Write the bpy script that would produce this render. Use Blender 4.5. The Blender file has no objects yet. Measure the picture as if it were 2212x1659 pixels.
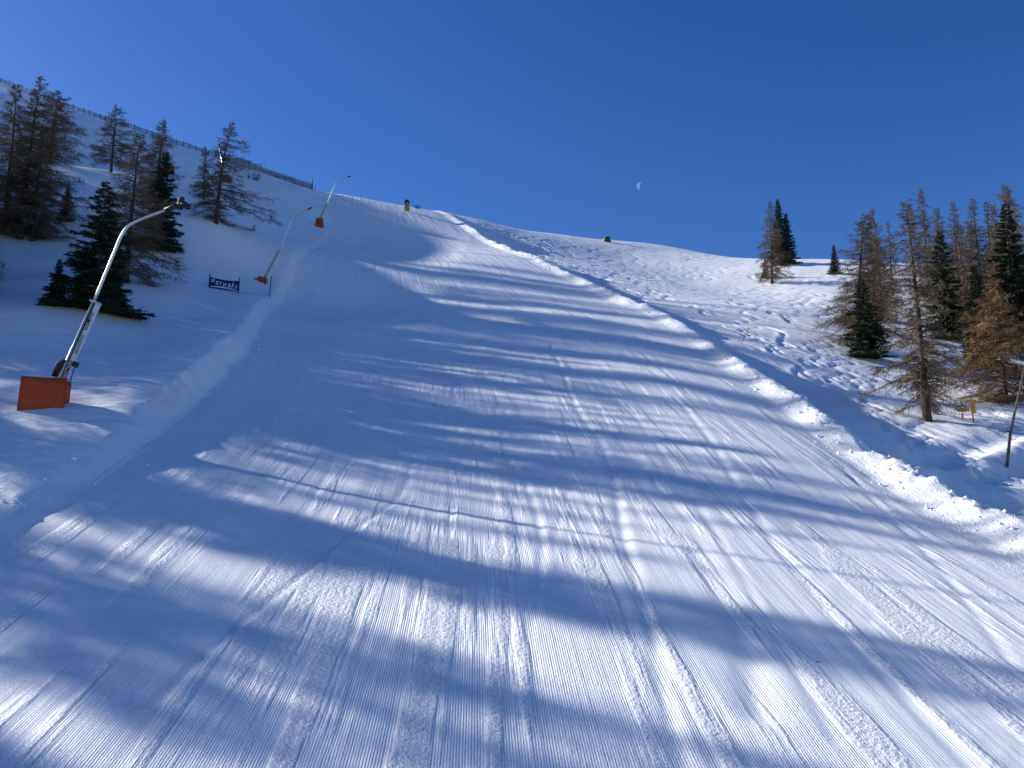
import bpy, bmesh, math, random
import numpy as np
from mathutils import Vector, Matrix

# ------------------------------------------------------------------ camera
FOC, UC, VC = 1855.0, 1106.0, 829.5          # focal length and centre of a 2212 x 1659 frame
PITCH = math.radians(10.0)
CP, SP = math.cos(PITCH), math.sin(PITCH)
scene = bpy.context.scene
col = scene.collection
cam_data = bpy.data.cameras.new('camera')
cam = bpy.data.objects.new('camera', cam_data)
col.objects.link(cam)
cam.location = (0, 0, 0)                       # eye level is z = 0, the snow lies about 7 m below
cam.rotation_euler = (math.pi / 2 + PITCH, 0, 0)
cam_data.sensor_fit = 'HORIZONTAL'
cam_data.sensor_width = 36.0
cam_data.lens = 36.0 * FOC / 2212.0
cam_data.clip_start = 0.2
cam_data.clip_end = 20000
scene.camera = cam

# ------------------------------------------------------------------ sky and sun
SUN_EL = math.radians(25.3)
SUN_AZ = math.radians(66.0)                    # to the left of straight ahead
SUN_DIR = Vector((-math.sin(SUN_AZ) * math.cos(SUN_EL), math.cos(SUN_AZ) * math.cos(SUN_EL), math.sin(SUN_EL)))
world = bpy.data.worlds.new('World')
scene.world = world
world.use_nodes = True
wn, wl = world.node_tree.nodes, world.node_tree.links
bg = wn['Background']
sky = wn.new('ShaderNodeTexSky')
sky.sky_type = 'NISHITA'
sky.sun_disc = False
sky.sun_elevation = SUN_EL
sky.sun_rotation = -SUN_AZ
sky.altitude = 1900
sky.air_density = 1.0
sky.dust_density = 0.8
sky.ozone_density = 2.2
hs = wn.new('ShaderNodeHueSaturation')
hs.inputs['Hue'].default_value = 0.516
hs.inputs['Saturation'].default_value = 1.33
hs.inputs['Value'].default_value = 1.0
wl.new(sky.outputs['Color'], hs.inputs['Color'])
wl.new(hs.outputs['Color'], bg.inputs['Color'])
bg.inputs['Strength'].default_value = 0.083
sun_data = bpy.data.lights.new('sun', 'SUN')
sun_data.energy = 5.0
sun_data.angle = math.radians(0.8)
sun_data.color = (1.0, 0.95, 0.87)
sun = bpy.data.objects.new('sun', sun_data)
col.objects.link(sun)
sun.rotation_euler = SUN_DIR.to_track_quat('Z', 'Y').to_euler()
sun.location = (-60, 40, 90)
vs = scene.view_settings
vs.view_transform = 'Standard'
vs.look = 'None'
vs.exposure = 0.76
vs.gamma = 1.0
vs.use_curve_mapping = False
scene.cycles.max_bounces = 6
scene.cycles.diffuse_bounces = 2
scene.cycles.transparent_max_bounces = 8
# ------------------------------------------------------------------ terrain
def ray(u, v):                                 # pixel of the 2212 x 1659 frame -> (X/Y, Z/Y)
    x, y = (u - UC) / FOC, (VC - v) / FOC
    yy, zz = CP - SP * y, SP + CP * y
    return x / yy, zz / yy
def project(x, y, z):
    d = y * CP + z * SP
    w = -y * SP + z * CP
    return UC + FOC * x / d, VC - FOC * w / d
def at(u, v, Y):
    a, b = ray(u, v)
    return (a * Y, Y, b * Y)

def _h(ix, iy, seed):
    n = (ix.astype(np.int64) * 374761393 + iy.astype(np.int64) * 668265263 + seed * 974634777) & 0xffffffff
    n = ((n ^ (n >> 13)) * 1274126177) & 0xffffffff
    n = ((n ^ (n >> 16)) * 2246822519) & 0xffffffff
    n = n ^ (n >> 15)
    return (n & 0xffffff) / 16777215.0 * 2 - 1
def vnoise(x, y, seed=0):
    x = np.asarray(x, float); y = np.asarray(y, float)
    ix, iy = np.floor(x), np.floor(y)
    fx, fy = x - ix, y - iy
    fx = fx * fx * fx * (fx * (fx * 6 - 15) + 10); fy = fy * fy * fy * (fy * (fy * 6 - 15) + 10)
    a, b = _h(ix, iy, seed), _h(ix + 1, iy, seed)
    c, d = _h(ix, iy + 1, seed), _h(ix + 1, iy + 1, seed)
    return (a + (b - a) * fx) + ((c + (d - c) * fx) - (a + (b - a) * fx)) * fy
def fbm(x, y, seed=0, octaves=4, gain=.5):
    s, a, t = 0, 1.0, 0
    for o in range(octaves):
        s = s + a * vnoise(x * 2 ** o + 17.3 * o, y * 2 ** o - 9.1 * o, seed + o); t += a; a *= gain
    return s / t
def sstep(a, b, x):
    t = np.clip((np.asarray(x, float) - a) / (b - a), 0, 1)
    return t * t * (3 - 2 * t)

def trend(x, y):
    yy = np.minimum(y, 150.0)
    z = -7 + .25 * yy + .001 * yy * yy + .55 * np.maximum(y - 150, 0)
    z = np.where(y < 0, -7 + .25 * y, z)
    return z - .06 * np.clip(x, -8, 200)

# control points: pixels with the distance of the thing that stands there
CTRL = []
for (u, v, Y) in [
    # left slope: lances, trees
    (95, 868, 36), (570, 606, 95), (690, 489, 150), (180, 668, 56), (268, 612, 70), (45, 512, 87),
    (107, 354, 130), (465, 478, 98), (0, 760, 46), (240, 370, 128), (330, 430, 112), (400, 690, 66),
    (560, 500, 125), (300, 700, 58), (0, 600, 70),
    # ridge with the fence
    (0, 184, 225), (105, 224, 221), (210, 271, 217), (300, 304, 213), (400, 333, 208), (520, 368, 200), (600, 388, 194),
    (672, 408, 188), (740, 420, 190), (810, 434, 194), (880, 449, 198), (960, 461, 200), (1020, 471, 200), (1090, 491, 202),
    (1180, 503, 206), (1300, 520, 212), (1400, 528, 212), (1480, 541, 208), (1560, 554, 196),
    # right field and wood
    (1700, 560, 178), (1790, 559, 174), (1900, 566, 168), (2050, 575, 162), (2212, 590, 152), (2500, 650, 140),
    (2003, 908, 58), (1870, 772, 86), (1672, 611, 146), (2175, 1008, 48), (2055, 732, 101), (1600, 640, 130), (1800, 640, 128),
    (1500, 610, 150), (1350, 560, 175), (2150, 940, 55), (1750, 720, 92), (2200, 1120, 38),
]:
    CTRL.append(at(u, v, Y))
SKY_CTRL = [(-900, 60, 235), (-400, 110, 232), (-180, 150, 230), (0, 184, 225), (210, 271, 217), (400, 333, 208), (520, 368, 200), (672, 408, 188), (810, 434, 194), (960, 461, 200),
            (1090, 491, 202), (1300, 520, 212), (1480, 541, 208), (1560, 554, 196), (1700, 560, 178), (1900, 566, 168),
            (2050, 575, 162), (2212, 590, 152), (2500, 650, 140)]
for (u, v, Y) in SKY_CTRL[3:]:                  # behind the crest the ground falls away from view
    a, b = ray(u, v)
    for k, g in ((1.14, .16), (1.35, .1), (2.2, .0)):
        CTRL.append((a * Y * k, Y * k, b * Y * (1 + (k - 1) * g / max(b, .1))))
for y in (-40, 0, 14, 25, 40, 60, 85, 110, 135):
    for x in (-8, 3, 13):
        xx = x - max(0, y - 90) * .22
        CTRL.append((xx, y, float(trend(np.array(xx), np.array(y)))))
CTRL += [(-110, 116, 61), (-140, 110, 58), (-63, 86, 35.5), (-85, 96, 46.5), (-110, 90, 48), (-150, 80, 38), (-150, 20, 4), (-60, 30, 6.0), (-30, 12, -2.6), (-60, 0, -2), (-140, -40, -10),  # unseen hill at left, shaped to shade the slope but not the piste
         (-60, 55, 16), (-85, 75, 33), (-90, 45, 15), (-200, 160, 80), (-200, 90, 38), (-170, 230, 118), (-230, 260, 110),
         (40, 20, -4.2), (60, 0, -11), (60, 45, 3.5), (120, 60, 0), (150, 0, -18), (150, -40, -26), (110, 110, 16), (160, 120, 14), (-20, -40, -16),
         (250, 200, 20), (-300, 0, -10), (300, 0, -30), (0, 420, 70), (-300, 400, 90), (300, 400, 40)]
CTRL = np.array(CTRL)
SC = 60.0
def _phi(r2):
    return r2 * np.log(np.maximum(r2, 1e-12)) * .5
def tps_fit(P, lam=.0015):
    n = len(P)
    A = P[:, :2] / SC
    val = P[:, 2] - trend(P[:, 0], P[:, 1])
    d2 = ((A[:, None] - A[None]) ** 2).sum(-1)
    K = _phi(d2) + lam * np.eye(n)
    Q = np.hstack([np.ones((n, 1)), A])
    M = np.zeros((n + 3, n + 3)); M[:n, :n] = K; M[:n, n:] = Q; M[n:, :n] = Q.T
    return np.linalg.solve(M, np.concatenate([val, np.zeros(3)]))
W_TPS = tps_fit(CTRL)
def big(x, y):
    x = np.asarray(x, float); y = np.asarray(y, float)
    sh = x.shape
    xf, yf = np.atleast_1d(x).ravel(), np.atleast_1d(y).ravel()
    out = np.empty(len(xf))
    A = CTRL[:, :2] / SC
    for s in range(0, len(xf), 40000):
        px, py = xf[s:s + 40000] / SC, yf[s:s + 40000] / SC
        d2 = (px[:, None] - A[None, :, 0]) ** 2 + (py[:, None] - A[None, :, 1]) ** 2
        out[s:s + 40000] = _phi(d2) @ W_TPS[:-3] + W_TPS[-3] + W_TPS[-2] * px + W_TPS[-1] * py
    return (out + trend(xf, yf)).reshape(sh)

def smooth_table(ks, vs_, w=9):
    ys = np.arange(-120, 700, 1.0)
    t = np.interp(ys, ks, vs_)
    for _ in range(2):
        t = np.convolve(np.pad(t, w // 2, 'edge'), np.ones(w) / w, 'valid')
    return ys, t
XL_T = smooth_table([-120, 0, 15, 25, 35, 45, 55, 65, 75, 85, 95, 120, 150, 190, 260], [-11, -12.5, -13.3, -14.2, -15.3, -17.3, -19, -21, -23.2, -25, -26.7, -30, -34, -40, -52])
XR_T = smooth_table([-120, 20, 30, 44, 60, 82, 92, 105, 125, 150, 172, 200, 260], [17.2, 17.2, 17.4, 18.4, 19.1, 18.8, 17.3, 13.2, 7.2, -1.5, -9, -19, -40], 7)
def xl(y): return np.interp(y, *XL_T)
def xr(y): return np.interp(y, *XR_T)          # crest of the right-hand bank

def bank_height(y):
    y = np.asarray(y, float)
    h = (.88 - .3 * sstep(50, 90, y)) + .26 * vnoise(y * .16, y * 0 + 3.3, 11) + .14 * vnoise(y * .7, y * 0 + 1.3, 12)
    h = h * (1 - .8 * np.exp(-((y - 44.8) / 1.6) ** 2)) * (1 - .75 * np.exp(-((y - 82) / 5) ** 2))
    return h * (1 - .6 * sstep(165, 190, y)) * sstep(-10, 8, y)

def tracks_field(x, y):                        # ski tracks weaving down the right-hand field
    z = np.zeros_like(x)
    rng = random.Random(5)
    for i in range(230):
        y0 = rng.uniform(70, 195); x0 = rng.uniform(-5, 75) + (0 if y0 < 120 else -8)
        ln = rng.uniform(14, 46); a = rng.uniform(.7, 2.0); wl_ = rng.uniform(6, 12); ph = rng.uniform(0, 6.28)
        sl = rng.uniform(-.35, .35); dp = rng.uniform(.05, .14); w = rng.uniform(.18, .34)
        m = (y > y0 - ln) & (y < y0) & (np.abs(x - x0) < a + 20)
        if not m.any(): continue
        t = (y0 - y[m])
        xc = x0 + sl * t + a * np.sin(t * 6.283 / wl_ + ph)
        d = x[m] - xc
        sgn = np.sign(np.cos(t * 6.283 / wl_ + ph) + 1e-6)
        z[m] += (-dp * np.exp(-(d / w) ** 2) + dp * .75 * np.exp(-((d - sgn * w * 1.6) / (w * .8)) ** 2)) * sstep(0, 2, t) * sstep(0, 2, ln - t)
    return z * (.25 + .75 * sstep(-.25, .2, fbm(x * .035, y * .035, 66, 3)))

PIX_TRACKS = []                                # filled below: [(plan polyline, depth, width, rim)]
def seg_dist(px, py, poly):
    best = np.full(px.shape, 1e9); side = np.zeros(px.shape)
    for (ax, ay), (bx, by) in zip(poly[:-1], poly[1:]):
        dx, dy = bx - ax, by - ay
        L2 = dx * dx + dy * dy
        t = np.clip(((px - ax) * dx + (py - ay) * dy) / L2, 0, 1)
        ex, ey = px - ax - t * dx, py - ay - t * dy
        d = np.hypot(ex, ey)
        cr = (dx * (py - ay) - dy * (px - ax))
        m = d < best
        best = np.where(m, d, best); side = np.where(m, np.sign(cr), side)
    return best * np.where(side == 0, 1, side)

GROOM = []
_r = random.Random(21)
for i in range(240):
    y0 = _r.uniform(5, 110); ln = _r.uniform(20, 110)
    GROOM.append((_r.uniform(.5, 33.5), _r.choice([-1, -1, 1]) * _r.uniform(.006, .018), _r.uniform(.07, .11), y0, y0 + ln, _r.uniform(-.012, .012), _r.uniform(.05, .3), _r.uniform(25, 70), _r.uniform(0, 6.28)))
for c in (4.2, 8.9, 13.4, 17.9, 22.6, 27.3, 31.2):   # seams between the passes of the groomer
    GROOM.append((c, .011, .09, -40, 230, 0, .35, 60, c)); GROOM.append((c + .22, -.010, .09, -40, 230, 0, .35, 60, c))

def ground(x, y, fine=True):
    x = np.asarray(x, float); y = np.asarray(y, float)
    z = big(x, y)
    L, R = xl(y), xr(y)
    W = R - L
    c = (x - L) / W * 34.0
    # left edge: the groomed piste is cut into the slope, a soft wall of snow beside it
    wall = np.interp(y, [-40, 15, 25, 35, 45, 60, 80, 110, 150, 175], [.2, .3, .5, 1.5, 2.3, 2.4, 1.8, .8, .25, 0])
    jag = .25 * vnoise(y * .22, y * 0, 31) + .05 * vnoise(y * 1.7, y * 0, 32)
    d = x - L + jag
    inner = sstep(-.15, 1.1, d)
    z = z - .27 * wall * inner * (1 - np.clip((x - L) / 30, 0, 1))
    z = z + .33 * wall * (1 - inner) * np.exp(-(np.minimum(d + .5, 0) / 3.2) ** 2)
    # right edge: thrown-up bank, lower ground behind it
    h = bank_height(y)
    e = x - R + .3 * vnoise(y * .3, y * 0, 41) + .12 * vnoise(y * 1.3, y * 0, 42)
    prof = sstep(-2.4, -.05, e) ** 1.4
    z = z + h * np.where(e < 0, prof, 1 - sstep(0, 1.7, e))
    drop = (.8 + .25 * vnoise(y * .13, y * 0, 43)) * sstep(5, 25, y) * (1 - .55 * np.exp(-((y - 82) / 6) ** 2)) * (1 - .6 * np.exp(-((y - 44.8) / 2) ** 2)) * (1 - sstep(150, 185, y))
    z = z - drop * sstep(0, 2.3, e) * (1 - sstep(7, 26, e))
    if not fine:
        return z
    z = z + np.exp(-((d - .3) / .7) ** 2) * wall * (.07 * vnoise(x * 1.3, y * 1.3, 47) + .06 * np.maximum(vnoise(x * 3.1, y * 3.1, 48), 0))
    lump = np.exp(-((e + .2) / 1.0) ** 2)
    z = z + lump * h * (.1 * vnoise(x * .9, y * .9, 44) + .22 * np.maximum(vnoise(x * 2.1, y * 2.1, 45), .05) + .16 * np.maximum(vnoise(x * 4.2, y * 4.2, 46), 0))
    inp = sstep(-.4, .8, d) * (1 - sstep(-1.6, -.4, e))
    outL, outR = (1 - sstep(-1.2, .2, d)), sstep(.2, 1.6, e)
    # groomed surface
    g = .07 * fbm(c * .22, y * .03, 51, 3) + .012 * fbm(c * 1.1, y * .12, 52, 3)
    rough = np.clip(fbm(c * .7, y * .055, 53, 3) * 3 - .35, 0, 1)
    g = g + rough * .016 * fbm(x * 3.2, y * 3.2, 54, 2)
    for (c0, amp, w, y0, y1, dr, wa, wp, ph) in GROOM:
        cc = c0 + dr * (y - y0) + wa * np.sin(y * 6.283 / wp + ph)
        dd = (c - cc) / w
        m = (np.abs(dd) < 3) & (y > y0) & (y < y1)
        if m.any():
            g[m] += amp * np.exp(-dd[m] ** 2) * sstep(0, 3, y[m] - y0) * sstep(0, 3, y1 - y[m])
    for poly, dep, w, rim in PIX_TRACKS:
        pa = np.array(poly)
        m = (x > pa[:, 0].min() - 1.5) & (x < pa[:, 0].max() + 1.5) & (y > pa[:, 1].min() - 1.5) & (y < pa[:, 1].max() + 1.5)
        if m.any():
            dd = seg_dist(x[m], y[m], poly)
            g[m] += -dep * np.exp(-(dd / w) ** 2) + rim * np.exp(-((dd - 2 * w) / (1.2 * w)) ** 2)
    z = z + g * inp
    # wind-blown snow on the left, cut-up snow on the right
    zl = .22 * fbm(x * .09, y * .09, 61, 3) + .06 * fbm((x + .5 * y) * .5, (y - .5 * x) * 1.3, 62, 4) * (1.4 - sstep(40, 70, y))
    z = z + zl * outL
    zr = .16 * fbm(x * .11, y * .11, 63, 3) + .055 * fbm(x * .7, y * 1.0, 64, 4)
    near = 1 - sstep(60, 85, y)
    zr = zr + near * .16 * np.abs(fbm((x + .25 * y) * .8, (y - .25 * x) * .3, 65, 3))
    z = z + zr * outR
    if (outR > 0).any():
        z = z + tracks_field(x, y) * outR * sstep(3, 8, e)
    # trodden path that leaves the piste to the right
    px, py = x - 18.0, y - 44.6
    along = px * .764 + py * .645; off = -px * .645 + py * .764
    z = z + outR * sstep(0, 3, along) * (-.35 * np.exp(-(off / 1.1) ** 2) + .4 * np.exp(-((off + 1.9) / .8) ** 2)) * (1 - sstep(40, 60, along))
    return z

def g1(x, y, fine=True):
    return float(ground(np.array([float(x)]), np.array([float(y)]), fine)[0])
def hit(u, v, ymin=8.0, ymax=330.0, fine=False):
    a, b = ray(u, v)
    ys = np.concatenate([np.arange(ymin, 60, .25), np.arange(60, ymax, .5)])
    f = b * ys - ground(a * ys, ys, fine)
    k = np.where(f < 0)[0]
    if len(k) == 0:                             # ray passes just over the crest: nearest approach
        i = int(np.argmin(np.abs(f[40:]))) + 40
        return Vector((a * ys[i], ys[i], g1(a * ys[i], ys[i])))
    i = k[0]
    t = ys[i] if i == 0 else ys[i - 1] + (ys[i] - ys[i - 1]) * f[i - 1] / (f[i - 1] - f[i])
    return Vector((a * t, t, g1(a * t, t)))
def height_to(p, vtop):                        # height of an upright thing at p whose top shows at row vtop
    y = (VC - vtop) / FOC
    r = (SP + CP * y) / (CP - SP * y)
    return r * p[1] - p[2]
# ------------------------------------------------------------------ helpers
def tag(o, label=None, cat=None, group=None, kind=None):
    if label: o['label'] = label
    if cat: o['category'] = cat
    if group: o['group'] = group
    if kind: o['kind'] = kind
    return o
def thing(name, label, cat, loc=(0, 0, 0), rotz=0, group=None):
    o = bpy.data.objects.new(name, None)
    col.objects.link(o)
    o.empty_display_size = .3
    o.location = loc; o.rotation_euler = (0, 0, rotz)
    return tag(o, label, cat, group)
def mesh_from(name, verts, faces, mat, smooth=False):
    me = bpy.data.meshes.new(name)
    verts = np.asarray(verts, np.float32).reshape(-1, 3)
    if isinstance(faces, np.ndarray):
        nf, k = faces.shape
        me.vertices.add(len(verts)); me.vertices.foreach_set('co', verts.ravel())
        me.loops.add(nf * k); me.loops.foreach_set('vertex_index', faces.astype(np.int32).ravel())
        me.polygons.add(nf); me.polygons.foreach_set('loop_start', np.arange(0, nf * k, k, dtype=np.int32))
        me.update(calc_edges=True)
    else:
        me.from_pydata(verts.tolist(), [], faces)
    if smooth:
        me.polygons.foreach_set('use_smooth', np.ones(len(me.polygons), bool))
    for m in (mat if isinstance(mat, (list, tuple)) else [mat]):
        if m: me.materials.append(m)
    return me
def obj(name, me, parent=None):
    o = bpy.data.objects.new(name, me)
    col.objects.link(o)
    if parent: o.parent = parent
    return o
class MB:                                      # collects shapes that make ONE part
    def __init__(s): s.v, s.f = [], []
    def add(s, verts, faces):
        n = len(s.v); s.v += [tuple(p) for p in verts]; s.f += [tuple(i + n for i in f) for f in faces]
    def box(s, c, size, rot=None):
        hx, hy, hz = (t / 2 for t in size)
        P = [Vector((x, y, z)) for x in (-hx, hx) for y in (-hy, hy) for z in (-hz, hz)]
        if rot: P = [rot @ p for p in P]
        s.add([p + Vector(c) for p in P], [(0, 1, 3, 2), (4, 6, 7, 5), (0, 4, 5, 1), (2, 3, 7, 6), (0, 2, 6, 4), (1, 5, 7, 3)])
    def tube(s, pts, radii, n=8, cap=True):
        pts = [Vector(p) for p in pts]
        if not isinstance(radii, (list, tuple)): radii = [radii] * len(pts)
        rings = []
        up = None
        for i, p in enumerate(pts):
            t = (pts[min(i + 1, len(pts) - 1)] - pts[max(i - 1, 0)]).normalized()
            if up is None: up = t.orthogonal().normalized()
            up = (up - t * up.dot(t)).normalized()
            b = t.cross(up)
            rings.append([p + (up * math.cos(6.2832 * k / n) + b * math.sin(6.2832 * k / n)) * radii[i] for k in range(n)])
        faces = []
        for i in range(len(pts) - 1):
            for k in range(n):
                faces.append((i * n + k, i * n + (k + 1) % n, (i + 1) * n + (k + 1) % n, (i + 1) * n + k))
        if cap:
            faces.append(tuple(range(n))[::-1]); faces.append(tuple((len(pts) - 1) * n + k for k in range(n)))
        s.add([p for r in rings for p in r], faces)
    def build(s, name, mat, parent=None, smooth=False):
        return obj(name, mesh_from(name, s.v, s.f, mat, smooth), parent)
def copy_tree(o, parent=None):
    c = o.copy(); col.objects.link(c); c.parent = parent
    for ch in o.children: copy_tree(ch, c)
    return c

# ------------------------------------------------------------------ materials
def nodes_of(name):
    m = bpy.data.materials.new(name); m.use_nodes = True
    nt = m.node_tree
    return m, nt.nodes, nt.links, nt.nodes['Principled BSDF']
def plain(name, c1, c2=None, scale=6.0, rough=.6, bump=.0, metal=0.0, spec=.4, coord='Object', stretch=None):
    m, n, l, p = nodes_of(name)
    p.inputs['Roughness'].default_value = rough
    p.inputs['Metallic'].default_value = metal
    p.inputs['Specular IOR Level'].default_value = spec
    tc = n.new('ShaderNodeTexCoord'); nz = n.new('ShaderNodeTexNoise'); cr = n.new('ShaderNodeValToRGB')
    nz.inputs['Scale'].default_value = scale; nz.inputs['Detail'].default_value = 5
    src = tc.outputs[coord]
    if stretch:
        mp = n.new('ShaderNodeMapping'); mp.inputs['Scale'].default_value = stretch
        l.new(src, mp.inputs[0]); src = mp.outputs[0]
    l.new(src, nz.inputs['Vector'])
    cr.color_ramp.elements[0].position = .3; cr.color_ramp.elements[1].position = .7
    cr.color_ramp.elements[0].color = (*c1, 1); cr.color_ramp.elements[1].color = (*(c2 or c1), 1)
    l.new(nz.outputs[0], cr.inputs[0]); l.new(cr.outputs[0], p.inputs['Base Color'])
    if bump:
        b = n.new('ShaderNodeBump'); b.inputs['Strength'].default_value = bump; b.inputs['Distance'].default_value = .02
        l.new(nz.outputs[0], b.inputs['Height']); l.new(b.outputs[0], p.inputs['Normal'])
    return m

def snow_material(name, groomed):
    m, n, l, p = nodes_of(name)
    p.inputs['Base Color'].default_value = (.86, .88, .90, 1)
    p.inputs['Roughness'].default_value = .55
    p.inputs['Specular IOR Level'].default_value = .35
    tc = n.new('ShaderNodeTexCoord')
    def noise(scale, detail=3, vec=None, rough=.55):
        t = n.new('ShaderNodeTexNoise'); t.inputs['Scale'].default_value = scale; t.inputs['Detail'].default_value = detail
        t.inputs['Roughness'].default_value = rough
        l.new(vec or tc.outputs['Object'], t.inputs['Vector']); return t.outputs[0]
    def math_(op, a, b=None, clamp=False):
        t = n.new('ShaderNodeMath'); t.operation = op; t.use_clamp = clamp
        for i, q in enumerate((a, b)):
            if q is None: continue
            if isinstance(q, (int, float)): t.inputs[i].default_value = q
            else: l.new(q, t.inputs[i])
        return t.outputs[0]
    def ramp(src, a, b):
        t = n.new('ShaderNodeMapRange'); t.inputs['From Min'].default_value = a; t.inputs['From Max'].default_value = b
        t.interpolation_type = 'SMOOTHSTEP'; l.new(src, t.inputs['Value']); return t.outputs['Result']
    # faint tone: older and fresher snow
    tone = noise(.09 if not groomed else .05, 4)
    mx = n.new('ShaderNodeMix'); mx.data_type = 'RGBA'
    mx.inputs['A'].default_value = (.80, .83, .87, 1); mx.inputs['B'].default_value = (.90, .91, .92, 1)
    l.new(ramp(tone, .35, .65), mx.inputs['Factor']); l.new(mx.outputs['Result'], p.inputs['Base Color'])
    grain = noise(26, 3)
    if groomed:
        at_ = n.new('ShaderNodeAttribute'); at_.attribute_name = 'cross'
        ay = n.new('ShaderNodeAttribute'); ay.attribute_name = 'along'
        cx = n.new('ShaderNodeCombineXYZ')
        l.new(at_.outputs['Fac'], cx.inputs[0]); l.new(math_('MULTIPLY', ay.outputs['Fac'], .075), cx.inputs[1])
        mask = math_('MAXIMUM', ramp(noise(.95, 4, cx.outputs[0]), .50, .60), ramp(at_.outputs['Fac'], 29.8, 31.2))           # 1 where the tiller left loose crumbs
        wv = math_('SINE', math_('MULTIPLY', at_.outputs['Fac'], 6.28318 / .052))
        cord = math_('MULTIPLY', wv, math_('SUBTRACT', 1.0, math_('MULTIPLY', mask, .85)))
        cx2 = n.new('ShaderNodeCombineXYZ')
        l.new(at_.outputs['Fac'], cx2.inputs[0]); l.new(math_('MULTIPLY', ay.outputs['Fac'], .012), cx2.inputs[1])
        lines = noise(4.5, 6, cx2.outputs[0], .7)
        crumb = math_('MULTIPLY', noise(9, 4, None, .65), math_('ADD', .25, math_('MULTIPLY', mask, 1.3)))
        hgt = math_('ADD', math_('MULTIPLY', cord, .0026), math_('ADD', math_('MULTIPLY', crumb, .048), math_('ADD', math_('MULTIPLY', lines, .032), math_('MULTIPLY', grain, .012))))
    else:
        mp = n.new('ShaderNodeMapping'); mp.inputs['Rotation'].default_value = (0, 0, .5); mp.inputs['Scale'].default_value = (.5, 1.6, 1)
        l.new(tc.outputs['Object'], mp.inputs[0])
        hgt = math_('ADD', math_('MULTIPLY', noise(1.7, 5, mp.outputs[0], .62), .10), math_('ADD', math_('MULTIPLY', noise(6, 4), .03), math_('MULTIPLY', grain, .012)))
    b = n.new('ShaderNodeBump'); b.inputs['Strength'].default_value = 1.0; b.inputs['Distance'].default_value = 1.0
    l.new(hgt, b.inputs['Height']); l.new(b.outputs[0], p.inputs['Normal'])
    return m
M = {}
M['piste'] = snow_material('groomed_snow', True)
M['snow'] = snow_material('loose_snow', False)
M['bark'] = plain('larch_bark', (.035, .025, .02), (.09, .065, .05), 9, .9, .8, stretch=(1, 1, .25))
M['branch'] = plain('larch_branch', (.03, .022, .018), (.075, .055, .04), 5, .9)
M['twig'] = plain('larch_twig', (.105, .078, .052), (.20, .15, .10), 1.4, .9, spec=.15)
M['twig_orange'] = plain('young_larch_twig', (.155, .095, .05), (.26, .16, .082), 1.4, .9, spec=.15)
M['needle'] = plain('spruce_needles', (.012, .024, .014), (.035, .055, .026), 1.6, .75, spec=.25)
M['sbark'] = plain('spruce_bark', (.05, .035, .028), (.10, .075, .06), 9, .9, .6)
M['grey_wood'] = plain('weathered_wood', (.06, .05, .04), (.14, .12, .10), 5, .9, .4)
M['steel'] = plain('galvanised_steel', (.42, .45, .45), (.62, .65, .64), 3, .38, metal=.75)
M['white_panel'] = plain('white_enamel', (.52, .56, .58), (.66, .70, .71), 3, .45)
M['olive'] = plain('dull_olive_metal', (.20, .24, .20), (.32, .36, .31), 3, .5, metal=.3)
M['black'] = plain('black_rubber', (.012, .012, .014), (.03, .03, .034), 6, .6)
M['orange'] = plain('orange_padding', (.34, .045, .012), (.44, .065, .016), 2.2, .75, .5)
M['orange_in'] = plain('orange_padding_inside', (.26, .035, .010), (.34, .05, .013), 2.2, .85, .5)
M['blue'] = plain('dark_blue_cloth', (.006, .012, .11), (.012, .02, .16), 4, .75)
M['navy'] = plain('dark_pole', (.012, .012, .03), (.025, .022, .05), 4, .5)
M['white'] = plain('white_print', (.72, .74, .78), (.80, .82, .84), 4, .7)
M['ink'] = plain('dark_blue_print', (.012, .018, .05), (.02, .03, .07), 4, .6)
M['yellow'] = plain('yellow_paint', (.55, .33, .02), (.68, .44, .03), 4, .5)
M['sign_orange'] = plain('orange_sign_paint', (.62, .20, .02), (.75, .30, .03), 4, .5)
M['grey_plate'] = plain('grey_sign_back', (.30, .31, .33), (.42, .43, .45), 4, .5)
M['red'] = plain('red_pole_paint', (.62, .03, .04), (.75, .06, .06), 4, .5)
M['green'] = plain('green_paint', (.02, .10, .05), (.04, .16, .08), 3, .5)
M['net'] = plain('tan_netting', (.16, .14, .11), (.26, .23, .18), 12, .9)
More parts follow.
